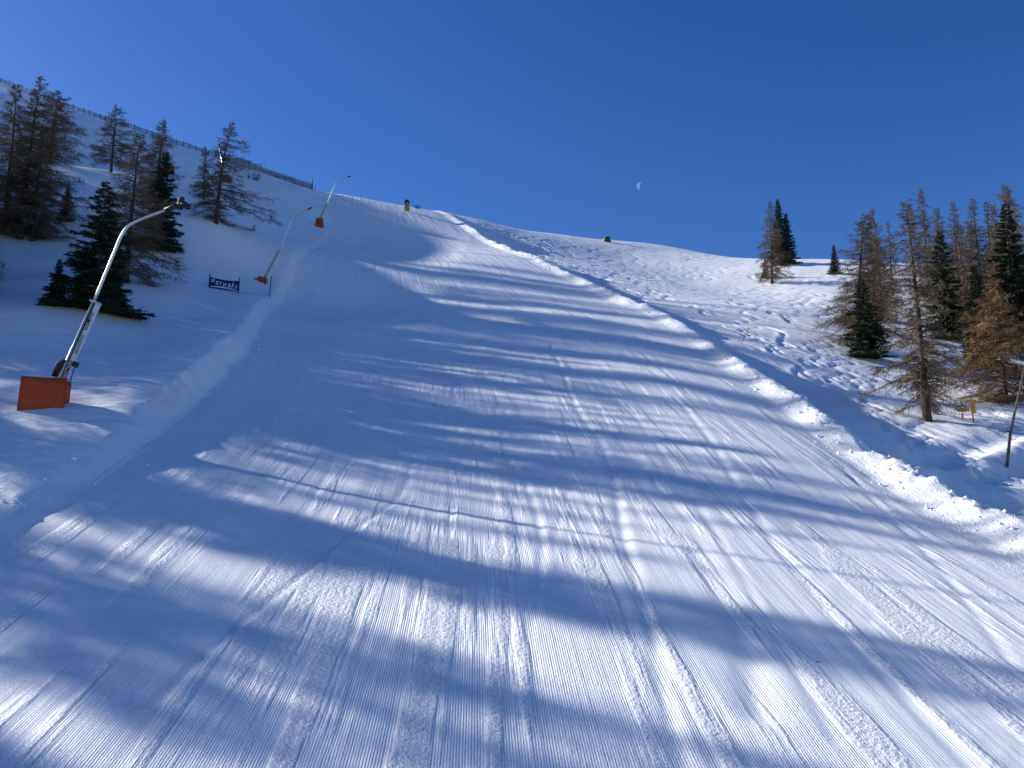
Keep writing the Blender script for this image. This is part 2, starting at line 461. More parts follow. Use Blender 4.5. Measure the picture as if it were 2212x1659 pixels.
# ------------------------------------------------------------------ ski tracks traced on the piste
def plan(pts):
    out = []
    for (u, v) in pts:
        p = hit(u, v); out.append((p.x, p.y))
    q = [np.array(p) for p in out]             # Catmull-Rom through the plan points
    res = []
    for i in range(len(q) - 1):
        a, b, c, d = q[max(i - 1, 0)], q[i], q[i + 1], q[min(i + 2, len(q) - 1)]
        for t in np.linspace(0, 1, 7)[:-1]:
            res.append(tuple(.5 * (2 * b + (c - a) * t + (2 * a - 5 * b + 4 * c - d) * t * t + (3 * b - a - 3 * c + d) * t ** 3)))
    res.append(tuple(q[-1]))
    return res
PIX_TRACKS += [
    (plan([(890, 925), (892, 970), (870, 1060), (770, 1140), (640, 1250), (480, 1380), (330, 1520)]), .045, .085, .014),
    (plan([(1010, 945), (1090, 985), (1130, 1035), (1160, 1110), (1172, 1190), (1160, 1270)]), .05, .1, .022),
    (plan([(860, 1060), (960, 1110), (1075, 1170), (1200, 1265), (1400, 1420), (1560, 1560), (1680, 1659)]), 0.015, 0.262, 0.015),
    (plan([(1190, 745), (1215, 800), (1245, 880), (1300, 960), (1330, 1060), (1345, 1150), (1385, 1290), (1420, 1430), (1450, 1560), (1480, 1659)]), 0.051, 0.150, 0.018),
    (plan([(1460, 860), (1520, 930), (1600, 1060), (1680, 1180), (1790, 1320), (1930, 1480), (2100, 1659)]), 0.042, 0.165, 0.009),
    (plan([(1360, 880), (1440, 990), (1520, 1110), (1600, 1240), (1690, 1400), (1810, 1600)]), 0.030, 0.112, 0.006),
    (plan([(1500, 1190), (1545, 1260), (1590, 1340), (1620, 1440), (1640, 1540)]), 0.066, 0.315, 0.012),
    (plan([(1165, 1290), (1100, 1300), (1010, 1330)]), 0.012, 0.075, 0.003),
    (plan([(1130, 790), (1195, 745), (1240, 715)]), 0.048, 0.165, 0.018),
    (plan([(950, 855), (955, 880), (958, 900)]), 0.030, 0.090, 0.009),
    (plan([(1820, 1010), (1960, 1150), (2090, 1300), (2212, 1470)]), 0.030, 0.135, 0.009),
    (plan([(1240, 1030), (1215, 1100), (1190, 1200), (1150, 1330), (1120, 1450), (1090, 1659)]), 0.018, 0.075, 0.006),
    (plan([(1010, 1000), (985, 1080), (950, 1180), (880, 1300), (820, 1420), (700, 1620)]), 0.018, 0.075, 0.006),
]
# ------------------------------------------------------------------ snow sheets (one height field in three pieces)
rows = [-160, -110, -70, -45, -28, -16, -8, -3, 0, 2.5, 4.5, 6.2, 7.6]
y = 8.8
while y < 205:
    rows.append(y); y += min(.5, max(.1, y * .0078))
while y < 650:
    rows.append(y); y += max(.8, (y - 203) * .12)
rows = np.array(rows)
lo = [0]; st = .16                              # metres outwards from the left edge
while lo[-1] < 330:
    lo.append(lo[-1] + st)
    st = .16 if lo[-1] < 7 else min(st * 1.022, 9)
ro = [0]; st = .13
while ro[-1] < 340:
    ro.append(ro[-1] + st)
    st = .13 if ro[-1] < 9 else (min(st * 1.02, .42) if ro[-1] < 75 else st * 1.07)
pi_ = np.linspace(0, 1, 290)
L, R = xl(rows)[:, None], (xr(rows) + .9)[:, None]
XS = {'left': L - np.array(lo[::-1])[None], 'piste': L + (R - L) * pi_[None], 'right': R + np.array(ro)[None]}
def sheet(name, X, mat, label=None):
    nr, nc = X.shape
    Y = np.repeat(rows[:, None], nc, 1)
    Z = ground(X.ravel(), Y.ravel()).reshape(nr, nc)
    V = np.stack([X, Y, Z], -1).reshape(-1, 3)
    i = np.arange(nr * nc).reshape(nr, nc)
    F = np.stack([i[:-1, :-1], i[:-1, 1:], i[1:, 1:], i[1:, :-1]], -1).reshape(-1, 4)
    me = mesh_from(name, V, F, mat, True)
    a = me.attributes.new('cross', 'FLOAT', 'POINT')
    a.data.foreach_set('value', ((X - xl(Y)) / (xr(Y) - xl(Y)) * 34.0).ravel().astype(np.float32))
    a = me.attributes.new('along', 'FLOAT', 'POINT')
    a.data.foreach_set('value', Y.ravel().astype(np.float32))
    o = obj(name, me)
    o['kind'] = 'structure'
    if label: o['label'] = label
    return o
sheet('piste', XS['piste'], M['piste'], 'groomed ski piste of combed snow striped by long tree shadows')
sheet('left_snow_slope', XS['left'], M['snow'], 'shaded untouched snow slope rising to the fenced ridge')
sheet('right_snow_slope', XS['right'], M['snow'], 'sunlit snow field cut up by weaving ski tracks')
# ------------------------------------------------------------------ trees
def ribbons(P0, P1, w0, w1, rng):              # thin flat twigs: quads from P0 to P1
    d = P1 - P0
    n = np.cross(d, rng.normal(size=d.shape)); n /= np.linalg.norm(n, axis=1, keepdims=True) + 1e-9
    V = np.stack([P0 - n * w0 / 2, P0 + n * w0 / 2, P1 + n * w1 / 2, P1 - n * w1 / 2], 1).reshape(-1, 3)
    return V
def quads(nv): return np.arange(nv).reshape(-1, 4)
def trunk_mesh(name, h, r, rng, mat, lean=.02, n=9, seg=14):
    b = MB()
    ox, oy = rng.normal(size=2) * lean
    pts, rad = [], []
    for i in range(seg + 1):
        t = i / seg
        pts.append((ox * h * t * t + .012 * h * math.sin(3 * t + ox * 40) * t, oy * h * t * t, h * t - .6 * (1 - t)))
        rad.append(r * ((1 - t) ** .9 * .95 + .02) * (1 + .5 * math.exp(-t * 30)))
    b.tube(pts, rad, n)
    return mesh_from(name, b.v, b.f, mat, True), pts
def along_trunk(pts, h, z):
    t = min(max(z / h, 0), .999) * (len(pts) - 1)
    i = int(t); f = t - i
    a, b = np.array(pts[i]), np.array(pts[i + 1])
    return a + (b - a) * f
def larch_meshes(seed, h=14.0, spread=.2, dens=1.0, low=.07, thick=1.0, twig_mat='twig', ragged=.45, lean=.025):
    rng = np.random.default_rng(seed)
    tm, pts = trunk_mesh('trunk', h, .0165 * h * thick, rng, M['bark'], lean)
    bm_ = MB(); T0, T1 = [], []
    nb = int(15 * h * dens)
    sect = 1 + ragged * rng.normal(size=8)
    gp = rng.uniform(0, 6.28)
    for i in range(nb):
        t = low + (1 - low) * ((i + rng.uniform(0, 1)) / nb) ** 1.08
        if t < .9 and rng.uniform() < .11 * (1 + math.sin(t * 31 + gp)): continue      # whorls with gaps between them
        z = h * t
        az = i * 2.399 + rng.normal() * .5
        env = (1 - t) ** .75 * (1 - .45 * math.exp(-((t - low) / .06) ** 2)) + .025
        ln = h * spread * 1.25 * env * sect[int(az / .785) % 8] ** .7 * rng.uniform(.45, 1.15) if sect[int(az / .785) % 8] > .2 else h * spread * env * .5
        ln = max(ln, .25)
        droop = (.5 * (1 - t) ** .8 + .05) * rng.uniform(.6, 1.4)
        rise = .35 * t + .05
        p = along_trunk(pts, h, z)
        dirv = np.array([math.cos(az), math.sin(az), 0])
        K = 7
        line = []
        wob = rng.normal(size=3) * .05 * ln
        for k in range(K):
            s = k / (K - 1)
            q = p + dirv * ln * s + np.array([0, 0, ln * (rise * s - droop * 1.6 * s * s + droop * .75 * s ** 4)]) + wob * math.sin(s * 3.1) + rng.normal(size=3) * .02 * ln * (0 < k < K)
            q[2] = max(q[2], .05 + .1 * s)
            line.append(q)
        rb = (.009 + .010 * ln) * thick
        bm_.tube([tuple(q) for q in line], [max(rb * (1 - .85 * k / (K - 1)), .006) for k in range(K)], 4, False)
        # twigs
        nt = int((12 + ln * 26) * (1.0 if t < .85 else 1.3))
        s = rng.uniform(.12, 1, nt) ** .8
        idx = np.minimum((s * (K - 1)).astype(int), K - 2); f = s * (K - 1) - idx
        LA = np.array(line)
        base = LA[idx] + (LA[idx + 1] - LA[idx]) * f[:, None]
        lat = np.array([-dirv[1], dirv[0], 0])
        side = rng.choice([-1, 1], nt)
        tl = rng.uniform(.25, 1.0, nt) * min(.95, .12 + ln * .3)
        d = lat[None] * (side * rng.uniform(.2, 1.0, nt))[:, None] + dirv[None] * rng.uniform(.1, .8, nt)[:, None] + np.array([0, 0, 1])[None] * rng.uniform(-.9, .25, nt)[:, None]
        d /= np.linalg.norm(d, axis=1, keepdims=True)
        tip = base + d * tl[:, None]; tip[:, 2] = np.maximum(tip[:, 2], .03)
        T0.append(base); T1.append(tip)
        for rep in range(2):                   # side shoots
            ff = rng.uniform(.3, .95, nt)
            b2 = base + (tip - base) * ff[:, None]
            d2 = d + rng.normal(size=d.shape) * .7 + np.array([0, 0, -.25]); d2 /= np.linalg.norm(d2, axis=1, keepdims=True)
            t2 = b2 + d2 * (tl * rng.uniform(.25, .55, nt))[:, None]; t2[:, 2] = np.maximum(t2[:, 2], .02)
            T0.append(b2); T1.append(t2)
    T0, T1 = np.concatenate(T0), np.concatenate(T1)
    V = ribbons(T0, T1, .024 * thick, .011 * thick, rng)
    return [('trunk', tm), ('branches', mesh_from('branches', bm_.v, bm_.f, M['branch'])), ('twigs', mesh_from('twigs', V, quads(len(V)), M[twig_mat]))]
def spruce_meshes(seed, h=10.0, spread=.22, dens=1.0, low=.03):
    rng = np.random.default_rng(seed)
    tm, pts = trunk_mesh('trunk', h, .017 * h, rng, M['sbark'], .008)
    bm_ = MB(); T0, T1, WW = [], [], []
    nb = int(20 * h * dens)
    for i in range(nb):
        t = low + (1 - low) * ((i + rng.uniform(0, 1)) / nb) ** 1.15
        az = i * 2.399 + rng.normal() * .4
        ln = max(h * spread * ((1 - t) ** .85 + .03) * rng.uniform(.55, 1.12), .15)
        p = along_trunk(pts, h, h * t)
        dirv = np.array([math.cos(az), math.sin(az), 0]); lat = np.array([-dirv[1], dirv[0], 0])
        dr = (.55 * (1 - t) + .02) * rng.uniform(.6, 1.2)
        K = 6
        line = []
        for k in range(K):
            s = k / (K - 1)
            q = p + dirv * ln * s + np.array([0, 0, ln * (.25 * t * s - dr * s + .45 * dr * s * s * s)])
            q[2] = max(q[2], .06); line.append(q)
        bm_.tube([tuple(q) for q in line], [max((.01 + .012 * ln) * (1 - .8 * k / (K - 1)), .006) for k in range(K)], 3, False)
        LA = np.array(line)
        nt = int(12 + ln * 46)
        s = rng.uniform(.05, 1.0, nt) ** .75
        idx = np.minimum((s * (K - 1)).astype(int), K - 2); f = s * (K - 1) - idx
        base = LA[idx] + (LA[idx + 1] - LA[idx]) * f[:, None]
        side = rng.choice([-1, 1], nt)
        tl = (.16 + .26 * ln * (1 - s * .6)) * rng.uniform(.5, 1.1, nt)
        d = lat[None] * (side * rng.uniform(.3, 1.0, nt))[:, None] + dirv[None] * rng.uniform(.35, 1.0, nt)[:, None] + np.array([0, 0, 1])[None] * rng.uniform(-.75, .18, nt)[:, None]
        d /= np.linalg.norm(d, axis=1, keepdims=True)
        tip = base + d * tl[:, None]; tip[:, 2] = np.maximum(tip[:, 2], .03)
        T0.append(base); T1.append(tip); WW.append(.05 + .05 * tl)
        ff = rng.uniform(.2, .8, nt)
        b2 = base + (tip - base) * ff[:, None]
        d2 = d + rng.normal(size=d.shape) * .6; d2 /= np.linalg.norm(d2, axis=1, keepdims=True)
        t2 = b2 + d2 * (tl * .5)[:, None]; t2[:, 2] = np.maximum(t2[:, 2], .02)
        T0.append(b2); T1.append(t2); WW.append(.045 + .03 * tl)
    T0, T1, WW = np.concatenate(T0), np.concatenate(T1), np.concatenate(WW)[:, None]
    V = ribbons(T0, T1, WW * .8, WW * .55, rng)
    return [('trunk', tm), ('branches', mesh_from('branches', bm_.v, bm_.f, M['sbark'])), ('needles', mesh_from('needles', V, quads(len(V)), M['needle']))]
LARCH = [larch_meshes(3, 14, .21), larch_meshes(8, 14, .18, 1.1, .05), larch_meshes(15, 14, .23, .9, .1, 1.1, ragged=.5), larch_meshes(27, 14, .15, 1.1, .12), larch_meshes(33, 14, .13, .8, .2, .9), larch_meshes(52, 14, .19, 1.0, .09, 1.0, ragged=.75, lean=.05), larch_meshes(61, 14, .17, 1.15, .16, .95, ragged=.65, lean=.04)]
YOUNG = [larch_meshes(41, 8, .34, 1.7, .04, .9, 'twig_orange', .2)]
SPRUCE = [spruce_meshes(5, 10, .21), spruce_meshes(9, 10, .27, .9), spruce_meshes(14, 10, .17, 1.1)]
def plant_tree(name, parts, ref_h, p, h, label, cat, group, rotz=0.0, fat=1.0, lean=(0, 0)):
    t = thing(name, label, cat, p, rotz, group)
    s = h / ref_h
    t.scale = (s * fat, s * fat, s)
    t.rotation_euler = (lean[0], lean[1], rotz)
    for nm, me in parts:
        obj(nm, me, t)
    return t
def larch(var, u, v, vtop, label, group, rotz=0, fat=1.0, p=None, lean=(0, 0)):
    p = p or hit(u, v)
    return plant_tree('larch_tree', LARCH[var], 14, p, height_to(p, vtop), label, 'tree', group, rotz, fat, lean)
def spruce(var, u, v, vtop, label, group, rotz=0, fat=1.0):
    p = hit(u, v)
    return plant_tree('spruce_tree', SPRUCE[var], 10, p, height_to(p, vtop), label, 'tree', group, rotz, fat)

GL = 'trees on the shaded left slope'
larch(0, 42, 514, 178, 'tallest bare larch at the left edge with roots of low sweeping branches', GL, .3, 1.15)
larch(5, 8, 500, 190, 'bare larch cut off by the left edge of the picture', GL, 2.1, 1.1)
larch(2, 70, 520, 285, 'shorter dark bare larch in front of the tallest larch at the left edge', GL, 1.2, 1.25)
larch(2, 106, 356, 192, 'broad bare larch high on the slope below the fenced ridge at far left', GL, 4.0, 1.6)
larch(6, 240, 372, 231, 'slim brown larch whose top rises over the ridge fence, left of its pair', GL, .5, 1.3)
larch(0, 336, 440, 250, 'double-stemmed larch with pale brown top rising over the ridge fence', GL, 2.8, 1.35)
larch(5, 270, 612, 284, 'bare larch with long low branches right behind the leaning steel lance', GL, 5.1, 1.35)
larch(0, 466, 480, 265, 'solitary bare larch standing rightmost on the left slope', GL, 1.0, 1.3)
larch(3, 440, 432, 318, 'small thin larch close behind the solitary larch on the left slope', GL, 3.0, 1.2)
spruce(1, 205, 672, 392, 'dark broad spruce behind the leaning steel lance', GL, .4, 1.35)
spruce(2, 118, 662, 560, 'low dark spruce clump at the left foot of the broad spruce', GL, 1.4, 1.9)
spruce(2, 250, 668, 585, 'low dark spruce clump at the right foot of the broad spruce', GL, 2.4, 1.7)
spruce(2, 140, 478, 398, 'small lone spruce beside the big larches at left', GL, .9, 1.6)
spruce(0, 340, 541, 330, 'tall dark spruce just right of the long-branched larch on the left slope', GL, 2.0, 1.3)

GR = 'trees of the sunlit wood on the right'
larch(5, 1668, 612, 438, 'ragged larch of the pair alone on the right skyline', GR, 2.6, .95)
spruce(2, 1686, 572, 432, 'dark spruce of the pair alone on the right skyline', GR, .3, 1.25)
spruce(2, 1702, 572, 462, 'lower dark spruce behind the pair on the right skyline', GR, 1.3, 1.4)
spruce(1, 1654, 601, 556, 'tiny spruce at the foot of the skyline larch', GR, .3, .9)
spruce(2, 1804, 592, 530, 'small spruce on the skyline at the left rim of the right wood', GR, 1.2, 1.5)
spruce(1, 1872, 775, 600, 'dark bushy spruce at the front left of the right wood', GR, 2.2, 1.25)
larch(0, 1858, 752, 463, 'dense dark brown larch rising behind the bushy spruce at the wood edge', GR, 1.1, 1.5)
larch(6, 1893, 720, 452, 'larch whose thin top overtops the dense brown larch, slightly to its right', GR, 2.1, 1.0)
larch(4, 1928, 640, 478, 'spindly nearly bare larch with dark trunk between the two big front larches', GR, .1, 1.0)
larch(3, 2003, 909, 430, 'tall pale larch with wide low branches in front of the right wood', GR, .7, 1.15)
larch(1, 2008, 640, 404, 'highest larch top showing behind the tall pale larch', GR, 3.3, 0.85)
larch(5, 2040, 660, 448, 'brown larch behind the dark spruce in the middle of the right wood', GR, 4.4, 1.1)
spruce(0, 2048, 733, 500, 'tall dark spruce in the middle of the right wood', GR, 1.9, 1.2)
larch(3, 2064, 728, 560, 'low brown larch crowding the right side of the tall dark spruce', GR, 5.0, 1.1)
larch(4, 2076, 640, 436, 'slim larch top against the sky right of the middle spruce', GR, 2.0, 1.3)
larch(6, 2108, 745, 480, 'thin larch with bare lower trunk right of the middle spruce', GR, .9, 1.0)
spruce(2, 2122, 790, 575, 'narrow dark spruce in front of the orange young larch', GR, .6, 1.3)
larch(4, 2126, 650, 428, 'left one of two twin larch tops near the right edge', GR, 3.0, 1.4)
larch(4, 2148, 650, 436, 'right one of two twin larch tops near the right edge', GR, 1.0, 1.4)
spruce(0, 2205, 760, 440, 'large dark spruce at the right edge of the picture', GR, 2.5, 1.2)
larch(0, 2185, 700, 470, 'reddish brown larch leaning over the spruce at the right edge', GR, 5.5, 1.15)
larch(6, 2222, 720, 398, 'tallest larch top at the right edge above the large spruce', GR, 4.5, 1.0)
larch(1, 1908, 690, 505, 'short larch filling the gap right of the dense brown larch', GR, 3.7, 1.2)
larch(3, 2092, 700, 470, 'grey larch between the middle spruce and the twin tops', GR, 2.7, 1.1)
larch(5, 2168, 690, 446, 'grey-brown larch right of the twin tops', GR, 1.7, 1.0)
p = hit(2175, 868)
plant_tree('larch_tree', YOUNG[0], 8, p, height_to(p, 610), 'bushy orange-brown young larch at the right edge', 'tree', GR, .5, 1.3)
spruce(2, 2140, 700, 610, 'short dark spruce behind the orange young larch', GR, 2.9, 1.3)
# beyond the left edge of the picture: the wood that throws the stripes of shade across the piste
GS = 'larches beyond the left edge'
SNX, SNY = math.cos(SUN_AZ), math.sin(SUN_AZ)
OFF = [(21.2, 45, 15, 1), (19.0, 41, 13, 3), (14.4, 38, 12, 0), (13.0, 47, 14, 2), (30.5, 56, 16, 3), (32.6, 55, 15, 1), (28.5, 53, 13, 4),
       (35.5, 60, 15, 0), (37.6, 66, 15, 2), (11.0, 42, 12, 1), (16.0, 62, 15, 0), (20.4, 60, 16, 2), (24.0, 66, 15, 1), (34.0, 72, 16, 3),
       (27.5, 62, 13, 0), (8.5, 44, 13, 2), (41.0, 74, 15, 1), (45.0, 84, 15, 0), (43.0, 70, 13, 2), (46.5, 79, 14, 3), (48.3, 82, 13, 0), (50.4, 85, 13, 2), (34.2, 58, 13, 0), (31.6, 62, 14, 2), (39.0, 68, 13, 0)]
for i, (q, sd, hh, var) in enumerate(OFF):
    x, y = q * SNX - sd * SNY, q * SNY + sd * SNX
    plant_tree('larch_tree', LARCH[var], 14, (x, y, g1(x, y)), hh, 'bare larch outside the picture on the left, shading the piste', 'tree', GS, i * 1.7, 1.0)
rngo = random.Random(77)
for q in (64.5, 66.2, 68, 70.3, 72, 74.2, 76, 82.5, 84, 89, 94, 95.5, 101, 103, 106.5, 112):
    sd = 1.56 * q + rngo.uniform(0, 14)
    x, y = q * SNX - sd * SNY, q * SNY + sd * SNX
    plant_tree('larch_tree', LARCH[rngo.randrange(7)], 14, (x, y, g1(x, y)), rngo.uniform(11, 15), 'bare larch outside the picture on the left, shading the piste', 'tree', GS, q, 1.1)
for k in range(13):
    q = 37 + 2.05 * k
    sd = 1.57 * q + rngo.uniform(0, 5)
    x, y = q * SNX - sd * SNY, q * SNY + sd * SNX
    plant_tree('spruce_tree', SPRUCE[k % 3], 10, (x, y, g1(x, y)), rngo.uniform(7, 9.5), 'dark spruce outside the picture on the left, shading the piste edge', 'tree', 'spruces beyond the left edge', q, 1.35)
# ------------------------------------------------------------------ lettering
def lettering(name, text, size, mat, parent, loc, rot=(0, 0, 0), shear=0.0, mirror=False, bold=.0, stretch=1.0, depth=.004):
    cu = bpy.data.curves.new(name, 'FONT')
    cu.body = text; cu.size = size; cu.shear = shear; cu.align_x = 'CENTER'; cu.align_y = 'CENTER'
    cu.extrude = depth; cu.offset = bold
    tmp = bpy.data.objects.new(name + '_tmp', cu); col.objects.link(tmp)
    dg = bpy.context.evaluated_depsgraph_get()
    me = bpy.data.meshes.new_from_object(tmp.evaluated_get(dg))
    bpy.data.objects.remove(tmp); bpy.data.curves.remove(cu)
    me.name = name; me.materials.clear(); me.materials.append(mat)
    if mirror or stretch != 1:
        k = (-1 if mirror else 1) * stretch
        for v in me.vertices: v.co.x *= k
        if mirror: me.flip_normals()
    o = obj(name, me, parent)
    o.location = loc; o.rotation_euler = rot
    return o
def frame_pts(pix, Y):                         # pixels -> points in the upright plane at distance Y
    return [Vector(at(u, v, Y)) for (u, v) in pix]
def mat_shell(w, h, dpt, taper=0.0, wave=.03, seed=1, th=.07, skew=0.0):
    """open-topped padding of four soft walls, wrapped round a lance foot"""
    rng = random.Random(seed); b = MB()
    NX, NZ = 9, 6
    def wall(p0, p1):
        out = Vector((p1.y - p0.y, -(p1.x - p0.x), 0)).normalized()
        grid = []
        for j in range(NZ + 1):
            t = j / NZ
            for i in range(NX + 1):
                s = i / NX
                q = p0.lerp(p1, s)
                q = Vector((q.x * (1 - taper * t) + skew * t, q.y * (1 - taper * t), h * t - .7 * (1 - t)))
                q += out * (wave * math.sin(3.1 * s + seed) * (t + .3) + rng.uniform(-1, 1) * wave * .25)
                grid.append(q)
        n = len(grid); V = grid + [q - out * th for q in grid]; F = []
        at_ = lambda i, j: j * (NX + 1) + i
        for j in range(NZ):
            for i in range(NX):
                F.append((at_(i, j), at_(i + 1, j), at_(i + 1, j + 1), at_(i, j + 1)))
                F.append((n + at_(i, j), n + at_(i, j + 1), n + at_(i + 1, j + 1), n + at_(i + 1, j)))
        for i in range(NX):
            F.append((at_(i, NZ), at_(i + 1, NZ), n + at_(i + 1, NZ), n + at_(i, NZ)))
        for j in range(NZ):
            F.append((at_(0, j), at_(0, j + 1), n + at_(0, j + 1), n + at_(0, j)))
            F.append((at_(NX, j), n + at_(NX, j), n + at_(NX, j + 1), at_(NX, j + 1)))
        b.add(V, F)
    c = [Vector((-w / 2, -dpt / 2, 0)), Vector((w / 2, -dpt / 2, 0)), Vector((w / 2, dpt / 2, 0)), Vector((-w / 2, dpt / 2, 0))]
    for i in range(4): wall(c[i], c[(i + 1) % 4])
    return b
def smooth_line(pts, n=6):
    q = [Vector(p) for p in pts]; res = []
    for i in range(len(q) - 1):
        a, b, c, d = q[max(i - 1, 0)], q[i], q[i + 1], q[min(i + 2, len(q) - 1)]
        for k in range(n):
            t = k / n
            res.append(.5 * (2 * b + (c - a) * t + (2 * a - 5 * b + 4 * c - d) * t * t + (3 * b - a - 3 * c + d) * t ** 3))
    res.append(q[-1])
    return res
GLN = 'snow-making lances along the left edge of the piste'

# ---- near lance
p0 = hit(100, 872)
Y0 = p0.y
root = thing('snow_lance', 'tall bent steel snow lance with lettered panel rising out of an orange mat', 'snow lance', p0, 0, GLN)
P = [q - p0 for q in frame_pts([(107, 878), (124, 826), (203, 652), (247, 545), (262, 510), (276, 490), (300, 476), (352, 456), (376, 447)], Y0)]
b = MB(); b.tube([P[0], P[1], P[2]] , .075, 12); b.tube(smooth_line(P[2:], 4), .062, 12)
pole = b.build('pole', M['steel'], root, True)
ax = (P[2] - P[1]).normalized(); side = Vector((0, -1, 0)).cross(ax).normalized()
ang = math.atan2(ax.x, ax.z)
R_ = Matrix.Rotation(ang, 4, 'Y').to_3x3()
A, B = P[0] + ax * .35, P[2]
mid = (A + B) / 2; ln = (B - A).length
b = MB(); b.box(mid + R_ @ Vector((.165, -.02, 0)), (.19, .13, ln), R_)
panel = b.build('cover_panel', M['white_panel'], root)
b = MB(); b.box(mid + R_ @ Vector((.055, -.045, 0)), (.03, .15, ln * .995), R_)
b.build('rail_groove', M['black'], root)
b = MB(); b.box(B + R_ @ Vector((.1, -.03, .0)), (.46, .22, .07), R_)
b.build('collar', M['steel'], root)
txt_rot = (math.pi / 2, -(math.pi / 2 - ang), 0)
for t, sz in ((.80, .24), (.295, .24)):
    c = A + (B - A) * t + R_ @ Vector((.165, -.091, 0))
    lettering('lettering', 'GEMINI', sz, M['ink'], panel, c, txt_rot, .28, bold=.004, stretch=1.02)
b = MB()                                       # two lines of print too small to read
for k, off in enumerate((.14, .22)):
    rng = random.Random(k)
    z = .47
    while z < .66:
        l_ = rng.uniform(.004, .012)
        b.box(A + (B - A) * (z + l_ / 2) + R_ @ Vector((off, -.088, 0)), (.05, .004, ln * l_), R_); z += l_ + .004
b.build('small_print', M['ink'], panel)
b = MB()
q = P[1] + ax * .3
b.tube([q + R_ @ Vector((-.2, -.06, -.12)), q + R_ @ Vector((-.2, -.06, .42)), q + R_ @ Vector((-.08, -.06, .62)), q + R_ @ Vector((.0, -.06, .62))], [.12, .14, .1, .06], 8)
b.build('hinge_bracket', M['black'], root, True)
b = MB()
q2 = P[1] + R_ @ Vector((.42, -.05, .95))
b.box(q2, (.2, .16, .22), R_); b.tube([q2, Vector((P[1].x + .52, -.05, P[1].z - .15))], .022, 6)
b.build('stay_rod', M['black'], root)
tip = P[-1]; dirt = (P[-1] - P[-2]).normalized()
b = MB(); b.tube([P[-2] + dirt * .1, tip + dirt * .25], [.1, .12], 10)
for k in range(5):
    a_ = k * 1.257
    o_ = Vector((0, math.cos(a_), math.sin(a_))) * .18
    b.tube([tip + dirt * (.05 + .1 * k) + o_ * .4, tip + dirt * (.15 + .1 * k) + o_ * 1.6], [.07, .05], 6)
    b.box(tip + dirt * (.2 + .1 * k) + o_ * 1.1, (.2, .16, .2))
b.tube([tip + dirt * .2, tip + dirt * .62 + Vector((0, 0, -.12))], [.16, .1], 8)
b.build('nozzle_head', M['black'], root, True)
# its orange mat
qa, qb = at(52, 850, Y0)[0], at(148, 850, Y0)[0]
w = (qb - qa) * .9
mp = Vector(((qa + qb) / 2 + .1, Y0 - .35, 0)); mp.z = hit(100, 884).z
m = thing('protective_mat', 'dark orange mat wrapped round the foot of the near lance', 'mat', mp, math.radians(18), 'orange mats round the lances')
hgt = height_to((0, Y0, mp.z), 822)
mat_shell(w, hgt, 1.1, .0, .09, 3, skew=.06).build('padding', M['orange'], m, True)
# ---- second lance, beside the banner
def far_lance(pix, label, rad, base_pix, panel_frac):
    p = hit(*base_pix)
    r = thing('snow_lance', label, 'snow lance', p, 0, GLN)
    P = [q - p for q in frame_pts(pix, p.y)]
    k = panel_frac
    b = MB(); b.tube(smooth_line(P[k:-1], 4), rad, 8); b.build('pole', M['steel'], r, True)
    b = MB(); b.tube([P[0] + Vector((0, 0, -.3)), P[k]], [rad * 1.9, rad * 1.7], 6); b.build('lower_tube', M['olive'], r)
    b = MB(); b.tube([P[k] - (P[k] - P[0]).normalized() * .15, P[k] + (P[k] - P[0]).normalized() * .1], rad * 2.6, 8); b.build('collar', M['steel'], r)
    b = MB(); b.tube([P[-2], P[-1]], rad * 1.25, 8); b.build('nozzle_head', M['black'], r)
    return r, p, P
r2, p2, P2 = far_lance([(566, 606), (604, 539), (618, 505), (630, 476), (640, 466), (656, 458), (665, 453), (673, 448)], 'bent snow lance behind the blue banner', .075, (566, 608), 1)
b = MB(); b.tube([P2[0] + Vector((-.45, -.1, -.1)), P2[0] + Vector((-.3, -.1, .35)), P2[0] + Vector((-.05, -.1, .4))], [.12, .16, .1], 6); b.build('hinge_bracket', M['black'], r2)
m2 = thing('protective_mat', 'orange mat sagging over the snow at the foot of the banner lance', 'mat', p2 + Vector((-.4, .2, 0)), 0, 'orange mats round the lances')
b = MB()
for k in range(8):                             # the rim of the mat slumped on the drift
    pass
NX = 10; top, bot = [], []
for i in range(NX + 1):
    s = i / NX; x = -1.05 + s * 1.85
    hh = .08 + .40 * s ** .6
    top.append([(x, -.55, hh), (x, .5, hh + .06)]); bot.append([(x, -.62, -.12 - .05 * s), (x, .55, -.1)])
V = []
for t_, b_ in zip(top, bot): V += [t_[0], t_[1], b_[0], b_[1]]
F = []
for i in range(NX):
    k = 4 * i
    F += [(k, k + 4, k + 5, k + 1), (k + 2, k + 6, k + 4, k), (k + 1, k + 5, k + 7, k + 3)]
F += [(0, 1, 3, 2), (4 * NX, 4 * NX + 2, 4 * NX + 3, 4 * NX + 1)]
b.add(V, F); b.build('padding', M['orange'], m2, False)
b = MB(); b.add([(.80, -.66, .3), (.86, -.6, .3), (1.16, -.72, -1.1), (.78, -.8, -1.1), (.82, -.6, .3), (.9, -.5, -1.1)], [(0, 1, 2, 3), (0, 3, 5, 4), (1, 4, 5, 2), (0, 4, 1), (2, 5, 3)])
b.build('loose_flap', M['orange_in'], m2)
